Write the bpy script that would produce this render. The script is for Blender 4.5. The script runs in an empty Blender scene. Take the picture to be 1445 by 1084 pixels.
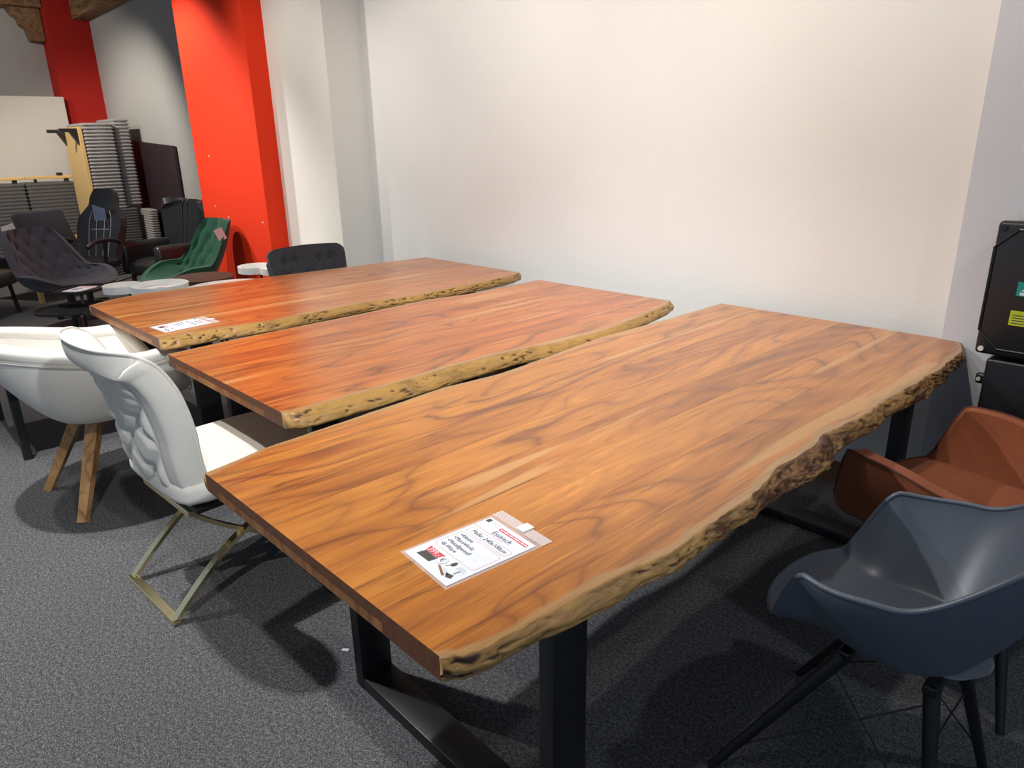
import bpy, bmesh, math, random
import numpy as np
from mathutils import Vector, Matrix, noise

random.seed(7)
PI = math.pi
scene = bpy.context.scene
C = scene.collection

# ------------------------------------------------------------------ camera
yaw, pitch, roll = 0.827760703, 0.327891526, -0.0211180455
fw = Vector((-math.sin(yaw)*math.cos(pitch), math.cos(yaw)*math.cos(pitch), -math.sin(pitch)))
r0 = Vector((math.cos(yaw), math.sin(yaw), 0)); u0 = r0.cross(fw)
rt = math.cos(roll)*r0 + math.sin(roll)*u0; up = rt.cross(fw)
cam = bpy.data.cameras.new('camera'); camo = bpy.data.objects.new('camera', cam); C.objects.link(camo)
cam.sensor_fit = 'HORIZONTAL'; cam.sensor_width = 36.0; cam.lens = 1013.345/1445*36
cam.clip_start = 0.05; cam.clip_end = 60
M = Matrix((rt, up, -fw)).transposed().to_4x4(); M.translation = Vector((1.71596, -0.52883, 1.5117))
camo.matrix_world = M
scene.camera = camo

# ------------------------------------------------------------------ light, exposure
vs = scene.view_settings
vs.view_transform = 'Standard'; vs.look = 'None'; vs.gamma = 1.0; vs.use_curve_mapping = False
vs.exposure = 0.32
w = bpy.data.worlds.new('world'); scene.world = w; w.use_nodes = True
bgn = w.node_tree.nodes['Background']; bgn.inputs[0].default_value = (0.60, 0.77, 1.0, 1); bgn.inputs[1].default_value = 0.38

def spot(name, loc, target, power, color=(1.0, 0.88, 0.72), size=75, blend=0.5, radius=0.05):
    l = bpy.data.lights.new(name, 'SPOT'); l.energy = power; l.color = color
    l.spot_size = math.radians(size); l.spot_blend = blend; l.shadow_soft_size = radius
    o = bpy.data.objects.new(name, l); C.objects.link(o); o.location = loc
    o.rotation_euler = (Vector(target)-Vector(loc)).to_track_quat('-Z', 'Y').to_euler()
    return o
WARM = (1.0, 0.91, 0.79); NEUT = (1.0, 0.95, 0.88); COOL = (0.86, 0.93, 1.0)
spot('ceiling_spot', (-1.70, -0.40, 3.1), (-0.9, 0.1, 0.3), 260, (.97, .98, 1.0), 100, 0.7, 0.035)
spot('ceiling_spot', (-2.30, -0.75, 3.1), (-1.0, 0.1, 0.3), 90, NEUT, 90, 0.7, 0.035)
spot('ceiling_spot', (1.20, -0.70, 3.1), (-0.9, 0.1, 0.1), 120, (1.0, .96, .92), 72, 0.5, 0.035)
spot('ceiling_spot', (-2.3, 0.9, 3.25), (-1.9, 2.56, 1.6), 88, WARM, 90, 0.9, 0.06)
spot('ceiling_spot', (-0.6, 0.9, 3.25), (-0.6, 2.56, 1.6), 88, WARM, 95, 0.9, 0.06)
spot('ceiling_spot', (0.75, 0.9, 3.25), (0.45, 2.56, 1.5), 90, WARM, 80, 0.9, 0.06)
spot('ceiling_spot', (-3.6, 0.6, 3.25), (-3.62, 2.26, 1.4), 90, WARM, 75, 0.9, 0.06)
spot('ceiling_spot', (-5.7, 0.9, 3.25), (-5.15, 2.1, 1.4), 240, NEUT, 72, 0.6, 0.04)
spot('ceiling_spot', (-7.0, 0.4, 3.25), (-8.2, 2.0, 1.1), 260, WARM, 85, 0.7, 0.04)
spot('ceiling_spot', (-7.6, -0.6, 3.25), (-10.0, 1.3, 2.1), 110, WARM, 95, 0.9, 0.05)  # extra lamp, added to brighten the left wall, red corner and panel
spot('ceiling_spot', (-4.8, 0.0, 3.25), (-4.6, 1.1, 0.5), 170, NEUT, 85, 0.7, 0.04)
spot('ceiling_spot', (3.5, -0.15, 2.95), (-1.6, 1.45, 0.9), 330, COOL, 46, 0.7, 0.06)
spot('ceiling_spot', (0.35, 0.85, 3.2), (0.35, 1.45, 0.76), 55, NEUT, 62, 0.8, 0.05)  # added fill to lighten the far end of the long table
spot('ceiling_spot', (2.6, 1.3, 3.1), (1.4, 1.4, 0.6), 30, COOL, 70, 0.6, 0.05)

# ------------------------------------------------------------------ helpers
def link(name, me, mat=None, parent=None, smooth=False):
    o = bpy.data.objects.new(name, me); C.objects.link(o)
    if mat is not None: me.materials.append(mat)
    if parent is not None: o.parent = parent
    if smooth:
        me.polygons.foreach_set('use_smooth', [True]*len(me.polygons))
    return o
def tag(o, label=None, cat=None, group=None, kind=None):
    if label: o['label'] = label
    if cat: o['category'] = cat
    if group: o['group'] = group
    if kind: o['kind'] = kind
    return o
def thing(name, label, cat, loc=(0, 0, 0), rz=0, group=None):
    o = bpy.data.objects.new(name, None); C.objects.link(o)
    o.location = loc; o.rotation_euler = (0, 0, rz); o.empty_display_size = 0.1
    return tag(o, label, cat, group)
class MB:
    def __init__(s): s.v = []; s.f = []
    def add(s, v, f):
        b = len(s.v); s.v += [tuple(p) for p in v]; s.f += [tuple(b+i for i in q) for q in f]; return s
    def box(s, x0, x1, y0, y1, z0, z1, M=None):
        v = [(x, y, z) for z in (z0, z1) for y in (y0, y1) for x in (x0, x1)]
        if M is not None: v = [M @ Vector(p) for p in v]
        return s.add(v, [(0, 2, 3, 1), (4, 5, 7, 6), (0, 1, 5, 4), (2, 6, 7, 3), (0, 4, 6, 2), (1, 3, 7, 5)])
    def rbox(s, x0, x1, y0, y1, z0, z1, r=0.01, seg=3, M=None, puff=0.0):
        bm = bmesh.new(); bmesh.ops.create_cube(bm, size=1)
        for v in bm.verts:
            v.co = Vector(((x0+x1)/2+v.co.x*(x1-x0), (y0+y1)/2+v.co.y*(y1-y0), (z0+z1)/2+v.co.z*(z1-z0)))
        if puff:
            bmesh.ops.subdivide_edges(bm, edges=bm.edges[:], cuts=7, use_grid_fill=True)
            cx, cy, cz = (x0+x1)/2, (y0+y1)/2, (z0+z1)/2
            for v in bm.verts:
                a = 2*(v.co.x-cx)/(x1-x0); b = 2*(v.co.y-cy)/(y1-y0); c = 2*(v.co.z-cz)/(z1-z0)
                k = lambda p, q: max(0, (1-p**4)*(1-q**4))
                v.co += Vector((a*k(b, c) if abs(a) > .99 else 0, b*k(a, c) if abs(b) > .99 else 0, c*k(a, b) if abs(c) > .99 else 0))*puff
                # round the corners
                q = Vector((a, b, c)); hx = Vector(((x1-x0)/2, (y1-y0)/2, (z1-z0)/2))
                inn = Vector((max(-1+r/hx.x, min(1-r/hx.x, a)), max(-1+r/hx.y, min(1-r/hx.y, b)), max(-1+r/hx.z, min(1-r/hx.z, c))))
                d = Vector(((a-inn.x)*hx.x, (b-inn.y)*hx.y, (c-inn.z)*hx.z))
                if d.length > r:
                    v.co += d.normalized()*r - d
        else:
            bmesh.ops.bevel(bm, geom=bm.edges[:], offset=r, segments=seg, profile=0.5, affect='EDGES')
        if M is not None: bm.transform(M)
        bm.verts.index_update()
        s.add([v.co.copy() for v in bm.verts], [[v.index for v in f.verts] for f in bm.faces]); bm.free(); return s
    def tube(s, pts, r, n=10, closed=False, rs=None):
        pts = [Vector(p) for p in pts]; N = len(pts); ring = []
        up = Vector((0, 0, 1)); prev = None
        for i, p in enumerate(pts):
            a = pts[(i-1) % N] if (closed or i) else p; b = pts[(i+1) % N] if (closed or i < N-1) else p
            t = (b-a).normalized()
            if prev is None:
                n1 = t.cross(up); n1 = t.cross(Vector((1, 0, 0))) if n1.length < .05 else n1
            else: n1 = prev - t*prev.dot(t)
            n1.normalize(); prev = n1; n2 = t.cross(n1); rr = rs[i] if rs else r
            ring.append([p+(n1*math.cos(2*PI*k/n)+n2*math.sin(2*PI*k/n))*rr for k in range(n)])
        v = [q for g in ring for q in g]; f = []
        for i in range(N if closed else N-1):
            for k in range(n):
                j = (i+1) % N
                f.append((i*n+k, i*n+(k+1) % n, j*n+(k+1) % n, j*n+k))
        if not closed:
            f.append(tuple(reversed(range(n)))); f.append(tuple((N-1)*n+k for k in range(n)))
        return s.add(v, f)
    def sweep(s, pts, side, w, h, ws=None):
        """rectangular bar along pts; side = constant width axis"""
        pts = [Vector(p) for p in pts]; side = Vector(side).normalized(); N = len(pts); v = []; f = []
        for i, p in enumerate(pts):
            t = (pts[min(i+1, N-1)]-pts[max(i-1, 0)]).normalized(); nn = t.cross(side).normalized()
            k = ws[i] if ws else 1
            for a, b in ((-1, -1), (1, -1), (1, 1), (-1, 1)): v.append(p+side*a*w/2*k+nn*b*h/2*k)
        for i in range(N-1):
            for k in range(4): f.append((i*4+k, i*4+(k+1) % 4, i*4+4+(k+1) % 4, i*4+4+k))
        f.append((3, 2, 1, 0)); f.append(tuple((N-1)*4+k for k in range(4)))
        return s.add(v, f)
    def disc(s, c, r, z0, z1, n=48, rtop=None):
        rtop = rtop or r; v = []; f = []
        for z, q in ((z0, r), (z1, rtop)): v += [(c[0]+q*math.cos(2*PI*k/n), c[1]+q*math.sin(2*PI*k/n), z) for k in range(n)]
        f = [(k, (k+1) % n, n+(k+1) % n, n+k) for k in range(n)]+[tuple(reversed(range(n))), tuple(range(n, 2*n))]
        return s.add(v, f)
    def prism(s, poly, z0, z1):
        n = len(poly); v = [(x, y, z0) for x, y in poly]+[(x, y, z1) for x, y in poly]
        return s.add(v, [(k, (k+1) % n, n+(k+1) % n, n+k) for k in range(n)]+[tuple(reversed(range(n))), tuple(range(n, 2*n))])
    def build(s, name, mat, parent=None, smooth=False, autosmooth=None):
        me = bpy.data.meshes.new(name); me.from_pydata([tuple(p) for p in s.v], [], s.f)
        bm = bmesh.new(); bm.from_mesh(me); bmesh.ops.recalc_face_normals(bm, faces=bm.faces[:])
        if autosmooth:
            for e in bm.edges:
                e.smooth = not (len(e.link_faces) == 2 and e.calc_face_angle(0) > math.radians(autosmooth))
            smooth = True
        bm.to_mesh(me); bm.free()
        return link(name, me, mat, parent, smooth)

def catmull(pts, n=8):
    pts = [Vector(p) for p in pts]; out = []
    for i in range(len(pts)-1):
        p0, p1, p2, p3 = pts[max(i-1, 0)], pts[i], pts[i+1], pts[min(i+2, len(pts)-1)]
        for k in range(n):
            t = k/n
            out.append(0.5*((2*p1)+(p2-p0)*t+(2*p0-5*p1+4*p2-p3)*t*t+(3*p1-p0-3*p2+p3)*t**3))
    out.append(pts[-1]); return out
def sstep(a, b, x):
    t = max(0.0, min(1.0, (x-a)/(b-a))); return t*t*(3-2*t)
def lerp_list(pts, x):
    """piecewise linear (sorted x)"""
    if x <= pts[0][0]: return pts[0][1]
    for (a, b), (c, d) in zip(pts, pts[1:]):
        if x <= c: return b+(d-b)*(x-a)/(c-a)
    return pts[-1][1]

def solid_grid(f, nu, nv, thick, close_u=False, disp=None):
    """f(i/nu-ish) -> inner surface; outer offset along normals. returns MB, rim points for v=1"""
    U = nu if close_u else nu+1
    P = [[Vector(f(i/nu, j/nv)) for j in range(nv+1)] for i in range(U)]
    def nor(i, j):
        a = P[(i+1) % U][j]-P[(i-1) % U][j] if close_u else P[min(i+1, U-1)][j]-P[max(i-1, 0)][j]
        b = P[i][min(j+1, nv)]-P[i][max(j-1, 0)]
        n = a.cross(b); return n.normalized() if n.length > 1e-9 else Vector((0, 0, 1))
    NN = [[nor(i, j) for j in range(nv+1)] for i in range(U)]
    mb = MB(); vi = []; 
    for i in range(U):
        for j in range(nv+1):
            d = disp(i/nu, j/nv, P[i][j]) if disp else 0
            vi.append(P[i][j]+NN[i][j]*d)
    vo = []
    for i in range(U):
        for j in range(nv+1):
            th = thick(i/nu, j/nv) if callable(thick) else thick
            vo.append(P[i][j]-NN[i][j]*th)
    K = U*(nv+1); idx = lambda i, j: (i % U)*(nv+1)+j; F = []
    for i in range(nu):
        for j in range(nv):
            q = (idx(i, j), idx(i+1, j), idx(i+1, j+1), idx(i, j+1)); F.append(q); F.append(tuple(K+k for k in reversed(q)))
        F.append((idx(i, nv), idx(i+1, nv), K+idx(i+1, nv), K+idx(i, nv)))
        F.append((idx(i+1, 0), idx(i, 0), K+idx(i, 0), K+idx(i+1, 0)))
    if not close_u:
        for j in range(nv):
            F.append((idx(0, j), idx(0, j+1), K+idx(0, j+1), K+idx(0, j)))
            F.append((idx(nu, j+1), idx(nu, j), K+idx(nu, j), K+idx(nu, j+1)))
    mb.add(vi+vo, F)
    rim = [(vi[idx(i, nv)]+vo[idx(i, nv)])/2 for i in range(U)]
    rim_out = [vo[idx(i, nv)] for i in range(U)]
    return mb, rim, rim_out

# ------------------------------------------------------------------ materials
class NT:
    def __init__(s, name):
        s.m = bpy.data.materials.new(name); s.m.use_nodes = True; s.n = s.m.node_tree.nodes; s.l = s.m.node_tree.links
        s.b = s.n['Principled BSDF']; s.out = s.n['Material Output']
    def node(s, t, **k):
        n = s.n.new(t)
        for a, v in k.items(): setattr(n, a, v)
        return n
    def set(s, node, i, v):
        if hasattr(v, 'is_linked') or isinstance(v, bpy.types.NodeSocket): s.l.new(v, node.inputs[i])
        elif v is not None: node.inputs[i].default_value = v
    def math(s, op, a, b=None, c=None, clamp=False):
        n = s.node('ShaderNodeMath', operation=op, use_clamp=clamp)
        s.set(n, 0, a); s.set(n, 1, b); s.set(n, 2, c); return n.outputs[0]
    def vmath(s, op, a, b=None):
        n = s.node('ShaderNodeVectorMath', operation=op); s.set(n, 0, a); s.set(n, 1, b); return n.outputs[0]
    def noise(s, vec, scale, detail=3, rough=.5, dist=0):
        n = s.node('ShaderNodeTexNoise'); s.set(n, 'Vector', vec); n.inputs['Scale'].default_value = scale
        n.inputs['Detail'].default_value = detail; n.inputs['Roughness'].default_value = rough; n.inputs['Distortion'].default_value = dist
        return n.outputs[0]
    def ramp(s, fac, stops):
        n = s.node('ShaderNodeValToRGB'); s.set(n, 0, fac); e = n.color_ramp.elements
        while len(e) < len(stops): e.new(0.5)
        for q, (p, c) in zip(e, stops): q.position = p; q.color = (c[0], c[1], c[2], 1) if not isinstance(c, (int, float)) else (c, c, c, 1)
        return n.outputs[0]
    def mix(s, fac, a, b, mode='MIX'):
        n = s.node('ShaderNodeMix', data_type='RGBA', blend_type=mode); s.set(n, 0, fac)
        for i, v in ((6, a), (7, b)):
            s.set(n, i, (v[0], v[1], v[2], 1) if isinstance(v, tuple) else v)
        return n.outputs[2]
    def bump(s, h, strength=.3, dist=.01):
        n = s.node('ShaderNodeBump'); n.inputs['Strength'].default_value = strength; n.inputs['Distance'].default_value = dist
        s.l.new(h, n.inputs['Height']); s.l.new(n.outputs[0], s.b.inputs['Normal'])
    def done(s, col=None, rough=None, metal=None, spec=None, **k):
        if isinstance(col, tuple): col = (col[0], col[1], col[2], 1)
        s.set(s.b, 'Base Color', col)
        s.set(s.b, 'Roughness', rough); s.set(s.b, 'Metallic', metal); s.set(s.b, 'Specular IOR Level', spec)
        for a, v in k.items(): s.set(s.b, a, v)
        return s.m
    def obj(s): return s.node('ShaderNodeTexCoord').outputs['Object']
def srgb(r, g, b):
    f = lambda c: (c/255/12.92) if c <= 10 else ((c/255+.055)/1.055)**2.4
    return (f(r), f(g), f(b))

def plain(name, col, rough=.5, metal=0., var=.06, scale=12, bump=0., bscale=80, spec=.5, **k):
    t = NT(name); c = t.obj(); n = t.noise(c, scale, 3)
    col2 = t.mix(n, tuple(max(0, x*(1-var)) for x in col), tuple(min(1, x*(1+var)) for x in col))
    if bump: t.bump(t.noise(c, bscale, 3), bump, .004)
    return t.done(col2, rough, metal, spec, **k)
def fabric(name, col, var=.14, scale=9, fine=500, rough=.95, sheen=.25, bump=.15):
    t = NT(name); c = t.obj(); n = t.noise(c, scale, 4, .6, .6); f = t.noise(c, fine, 2)
    k = t.math('MULTIPLY_ADD', f, .35, t.math('MULTIPLY', n, .65))
    col2 = t.mix(k, tuple(x*(1-var*1.6) for x in col), tuple(min(1, x*(1+var*1.6)) for x in col))
    t.bump(f, bump, .002)
    return t.done(col2, rough, 0., .25, **{'Sheen Weight': sheen, 'Sheen Roughness': .5})

def wood_mat(name, tones, sap=(.44, .235, .085), rough=.3, ring=(.15, .043, .010), knots=1.0, edge=True, coat=.55, hon_amt=1.0, knot=None):
    t = NT(name); c = t.obj()
    rnd = t.node('ShaderNodeObjectInfo').outputs['Random']
    off = t.math('MULTIPLY', rnd, 37.0)
    cmb = t.node('ShaderNodeCombineXYZ'); t.set(cmb, 0, off); t.set(cmb, 1, t.math('MULTIPLY', off, 1.7)); t.set(cmb, 2, off)
    p = t.vmath('ADD', t.vmath('MULTIPLY', c, (1.0, .17, .5)), cmb.outputs[0])
    n1 = t.noise(p, 3.1, 2.0, .42, .5)
    # knots: sparse voronoi cells lift the growth rings locally
    pv = t.vmath('ADD', t.vmath('MULTIPLY', c, (2.6, 1.05, 1.0)), cmb.outputs[0])
    vo = t.node('ShaderNodeTexVoronoi'); t.set(vo, 'Vector', pv); vo.inputs['Scale'].default_value = 1.0; vo.inputs['Randomness'].default_value = .9
    sep = t.node('ShaderNodeSeparateColor'); t.l.new(vo.outputs['Color'], sep.inputs[0])
    has = t.math('GREATER_THAN', sep.outputs[0], .5)
    kd = t.math('MULTIPLY', t.math('POWER', 2.718, t.math('MULTIPLY', t.math('MULTIPLY', vo.outputs['Distance'], vo.outputs['Distance']), -22.0)), has)
    n2 = t.math('MULTIPLY_ADD', kd, .30*knots, n1)
    if knot:  # one large eye whose rings sweep along the board
        dk = t.vmath('MULTIPLY', t.vmath('SUBTRACT', c, (knot[0], knot[1], .76)), (1/.070, 1/.19, 0.))
        ln = t.node('ShaderNodeVectorMath', operation='LENGTH'); t.l.new(dk, ln.inputs[0])
        k2 = t.math('POWER', 2.718, t.math('MULTIPLY', t.math('MULTIPLY', ln.outputs['Value'], ln.outputs['Value']), -1.0))
        n2 = t.math('MULTIPLY_ADD', k2, .34, n2)
    n3 = t.math('MULTIPLY_ADD', t.noise(t.vmath('ADD', t.vmath('MULTIPLY', c, (14., 1.6, 5.)), cmb.outputs[0]), 1.0, 2), .030, n2)
    rings = t.math('PINGPONG', t.math('MULTIPLY', n3, 30.0), 1.0)
    line = t.ramp(rings, [(0.0, 1.0), (.10, .5), (.28, .12), (1.0, 0.0)])
    broad = t.noise(t.vmath('ADD', t.vmath('MULTIPLY', c, (8., .8, 3.)), cmb.outputs[0]), 1.0, 4, .6, .8)
    fib = t.noise(t.vmath('ADD', t.vmath('MULTIPLY', c, (190., 7., 80.)), cmb.outputs[0]), 1.0, 4, .65)
    strk = t.noise(t.vmath('ADD', t.vmath('MULTIPLY', c, (38., 2.2, 9.)), cmb.outputs[0]), 1.0, 4, .6, .5)
    tone = t.math('ADD', t.math('MULTIPLY_ADD', t.math('SUBTRACT', broad, .5), 2.4, .18), t.math('MULTIPLY', t.math('FRACT', t.math('MULTIPLY', rnd, 7.31)), .64))
    base = t.ramp(tone, [(0.0, tones[0]), (.35, tones[1]), (.7, tones[2]), (1.0, tones[3])])
    base = t.mix(t.math('MULTIPLY', rings, .22), base, tuple(min(1, x*1.35) for x in tones[2]))
    lw = t.math('MULTIPLY', line, t.ramp(t.noise(p, 2.1, 2), [(.40, .08), (.58, .95)]))
    col = t.mix(lw, base, ring)
    col = t.mix(t.ramp(fib, [(.40, 0.0), (.75, .55)]), col, ring)
    col = t.mix(t.ramp(strk, [(.58, 0.0), (.70, .72)]), col, tuple(x*.7 for x in ring))
    col = t.mix(t.ramp(strk, [(.27, .55), (.38, 0.0)]), col, tuple(min(1, x*1.5) for x in tones[2]))
    hon = t.noise(t.vmath('ADD', t.vmath('MULTIPLY', c, (9., .62, 3.)), t.vmath('MULTIPLY', cmb.outputs[0], (1.9, 1.3, 1.))), 1.0, 2.5, .5, .3)
    col = t.mix(t.ramp(hon, [(.615, 0.0), (.645, .75*hon_amt)]), col, tuple(min(1, x) for x in (.52, .275, .090)))
    col = t.mix(t.math('MULTIPLY', t.math('POWER', kd, 7.0), .8*min(1, knots)), col, (.07, .022, .008))
    if edge:  # sapwood band along the live edge (UV.x = metres from the edge)
        uv = t.node('ShaderNodeUVMap', uv_map='edge'); su = t.node('ShaderNodeSeparateXYZ'); t.l.new(uv.outputs[0], su.inputs[0])
        wob = t.math('MULTIPLY_ADD', t.noise(t.vmath('MULTIPLY', c, (1., 2.6, 1.)), 1.9, 3), .055, su.outputs[0])
        sapf = t.ramp(wob, [(.0, 1.0), (.041, 1.0), (.047, 0.0), (1.0, 0.0)])
        sapc = t.mix(t.ramp(fib, [(.3, 0.0), (.75, 1.0)]), sap, tuple(x*.62 for x in sap))
        col = t.mix(sapf, col, sapc)
    t.bump(t.math('MULTIPLY_ADD', line, -.15, fib), .05, .0015)
    r2 = t.math('MULTIPLY_ADD', fib, .10, rough)
    return t.done(col, r2, 0., .5, **{'Coat Weight': coat, 'Coat Roughness': .30, 'Coat IOR': 1.55})
def live_mat(name, light, dark, amount=.5):
    t = NT(name); c = t.obj()
    at = t.node('ShaderNodeAttribute', attribute_name='pit')
    st = t.noise(t.vmath('MULTIPLY', c, (20., 9., 70.)), 1.0, 6, .65, 1.8)
    bl = t.noise(t.vmath('MULTIPLY', c, (3., 5., 7.)), 1.0, 3, .5, .5)
    bk = t.node('ShaderNodeAttribute', attribute_name='bark')
    f = t.math('ADD', t.math('MULTIPLY_ADD', st, .9, t.math('MULTIPLY_ADD', bl, .9, amount-.9)), t.math('MULTIPLY', bk.outputs['Fac'], .20))
    col = t.ramp(f, [(.28, light), (.5, tuple(x*.66 for x in light)), (.68, dark), (.9, tuple(x*.35 for x in dark))])
    col = t.mix(at.outputs['Fac'], col, tuple(x*.22 for x in dark))
    t.bump(st, .5, .006)
    return t.done(col, .42, 0., .5)

T3 = [(.27, .076, .009), (.43, .140, .016), (.52, .195, .027), (.37, .100, .013)]
T2 = [(.33, .072, .011), (.47, .120, .016), (.52, .165, .026), (.39, .088, .013)]
M_wood3 = wood_mat('acacia_amber', T3, knot=(.70-.498, .45-1.2245))
M_wood2 = wood_mat('acacia_red', T2, knots=.5)
M_wood1 = wood_mat('acacia_orange', [(.31, .080, .014), (.43, .125, .023), (.50, .175, .038), (.37, .10, .02)], knots=.3)
M_end = plain('end_grain', (.13, .045, .018), .55, var=.4, scale=40, bump=.2, bscale=200)
M_batten = wood_mat('batten_wood', [(.20, .075, .025), (.28, .11, .035), (.34, .15, .05), (.22, .08, .03)], rough=.5, knots=.2, edge=False, coat=0, hon_amt=.4)
M_live3 = live_mat('live_edge_burl', (.48, .265, .085), (.105, .040, .015), .40)
M_live = live_mat('live_edge_ochre', (.38, .21, .058), (.17, .075, .022), .30)
M_black = plain('black_powder_coat', (.012, .012, .013), .42, var=.15, scale=30, bump=.05, bscale=600)
M_blackplastic = plain('black_plastic', (.014, .014, .016), .35, var=.1, scale=20, bump=.04, bscale=400)
M_cream = fabric('cream_velvet', (.70, .67, .60), var=.06, scale=5, sheen=.15)
M_creamseam = fabric('cream_piping', (.52, .50, .46), var=.06, scale=30)
M_shellcream = fabric('ivory_leatherette', (.78, .75, .68), var=.04, scale=6, rough=.55, sheen=.05, bump=.05)
M_gold = plain('brushed_gold', (.86, .74, .42), .20, 1.0, var=.1, scale=40)
M_oak = wood_mat('oak_legs', [(.42, .22, .08), (.50, .27, .10), (.54, .30, .12), (.45, .24, .09)], rough=.45, ring=(.22, .10, .035), knots=0, edge=False, coat=0, hon_amt=0)
M_cognac = fabric('cognac_leather', (.30, .090, .038), var=.22, scale=8, fine=300, rough=.6, sheen=.05, bump=.08)
M_cognacseam = fabric('cognac_seam', (.10, .028, .012), var=.1)
M_greyplastic = plain('grey_plastic', (.105, .125, .16), .38, var=.04, scale=8, bump=.02, bscale=900)
M_greypad = plain('pale_underside', (.42, .43, .44), .6)
M_green = fabric('green_velvet', (.012, .062, .034), var=.3, scale=10, sheen=.12)
M_leather = plain('black_leather', (.018, .018, .019), .33, var=.15, scale=10, bump=.12, bscale=220)
M_charcoal = fabric('charcoal_velvet', (.040, .038, .043), var=.4, scale=11, sheen=.15)
M_greyvelvet = fabric('slate_velvet', (.034, .033, .043), var=.2, scale=8, sheen=.10)
M_stitch = plain('white_stitching', (.45, .45, .46), .8)
M_white = plain('white_lacquer', (.80, .79, .76), .35, var=.03)
M_marble = None
M_paper = plain('white_paper', (.70, .72, .76), .5, var=.01)
M_red_print = plain('red_print', (.62, .07, .09), .5, var=.02)
M_grey_print = plain('dark_grey_print', (.07, .068, .06), .5, var=.02)
M_ltgrey_print = plain('light_grey_print', (.55, .58, .63), .5, var=.02)
M_text = plain('black_print', (.055, .06, .08), .5, var=.02)
M_pinkline = plain('fine_red_line', (.50, .16, .18), .5, var=.02)
M_brown_print = plain('brown_print', (.22, .11, .06), .5, var=.05)
M_clip = plain('white_hook_plastic', (.72, .70, .66), .4)
M_blue_tag = plain('pale_blue_card', (.24, .29, .42), .6)
M_pink_tag = plain('pale_pink_card', (.62, .40, .40), .6)
M_brownwood = wood_mat('walnut_brown', [(.05, .022, .014), (.065, .028, .017), (.08, .034, .02), (.055, .024, .015)], rough=.35, ring=(.02, .01, .006), knots=0, edge=False, coat=0, hon_amt=0)
M_chip = plain('chipboard', (.62, .42, .17), .7, var=.15, scale=60)
M_aubergine = plain('aubergine_board', (.030, .016, .022), .45, var=.2, scale=3)
def sleeve_mat():
    t = NT('clear_sleeve'); t.done((.95, .95, .95), .15, 0., .5)
    t.b.inputs['Alpha'].default_value = .16
    return t.m
M_sleeve = sleeve_mat()
def hatch_mat():
    t = NT('hatched_sleeve_header'); c = t.obj()
    ck = t.node('ShaderNodeTexChecker'); t.set(ck, 'Vector', t.vmath('MULTIPLY', c, (1., 1., 0.))); ck.inputs['Scale'].default_value = 420
    t.done((.86, .80, .76), .25, 0., .5)
    t.l.new(t.math('MULTIPLY_ADD', ck.outputs[1], .32, .22), t.b.inputs['Alpha']); return t.m
M_hatch = hatch_mat()
def marble():
    t = NT('white_marble'); c = t.obj(); n = t.noise(c, 4, 5, .6, 1.6)
    return t.done(t.ramp(t.math('ABSOLUTE', t.math('SUBTRACT', n, .5)), [(0, (.36, .38, .42)), (.04, (.60, .61, .63)), (.2, (.68, .69, .70))]), .3, 0., .5)
M_marble = marble()
def carpet():
    t = NT('carpet_flecked'); c = t.obj()
    a = t.noise(c, 270, 2, .6); b = t.noise(c, 1.3, 3); d = t.noise(c, 90, 2, .6)
    k = t.math('MULTIPLY_ADD', d, .3, t.math('MULTIPLY', a, .7))
    col = t.ramp(k, [(.34, (.030, .031, .034)), (.46, (.075, .077, .082)), (.56, (.175, .174, .176)), (.68, (.36, .355, .345))])
    col = t.mix(t.ramp(b, [(.35, 0.0), (.7, .18)]), col, (.04, .04, .045))
    t.bump(k, .5, .004)
    return t.done(col, 1.0, 0., .1)
def plaster(name, col, relief=.12, smudge=.0):
    t = NT(name); c = t.obj()
    n = t.noise(c, 2.0, 4, .6); r = t.noise(c, 42, 4, .6, .6)
    cc = t.mix(n, tuple(x*.965 for x in col), tuple(min(1, x*1.02) for x in col))
    if smudge:
        s1 = t.noise(t.vmath('MULTIPLY', c, (1.3, 1., 3.)), 2.4, 5, .7, .5)
        cc = t.mix(t.ramp(s1, [(.66, 0.0), (.74, smudge)]), cc, tuple(x*.62 for x in col))
    t.bump(r, relief, .004)
    return t.done(cc, .85, 0., .2)
M_carpet = carpet()
M_wall = plaster('white_plaster', (.80, .795, .78), .22, .10)
M_wallcream = plaster('cream_plaster', (.76, .74, .68), .10)
M_wallshaded = plaster('white_plaster_shaded', (.62, .64, .69), .15)  # white plaster with the right pier's bluish shade put into the colour
M_grey = plaster('grey_plaster', (.44, .435, .42), .1)
M_redwall = plaster('red_paint', (.82, .042, .010), .06)
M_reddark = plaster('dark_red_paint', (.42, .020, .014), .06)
M_panelw = plaster('beige_panel', (.62, .58, .53), .05)
M_ceil = plaster('ceiling_paint', (.32, .27, .21), .1)
def beam():
    t = NT('old_timber'); c = t.obj()
    n = t.noise(t.vmath('MULTIPLY', c, (1., 9., 9.)), 2.5, 5, .6, .8)
    t.bump(n, .4, .01)
    return t.done(t.ramp(n, [(.3, (.10, .05, .025)), (.5, (.24, .14, .07)), (.7, (.36, .23, .12))]), .75, 0., .3)
M_beam = beam()
M_skirt = plain('skirting_wood', (.20, .10, .05), .6, var=.3, scale=25)

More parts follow.
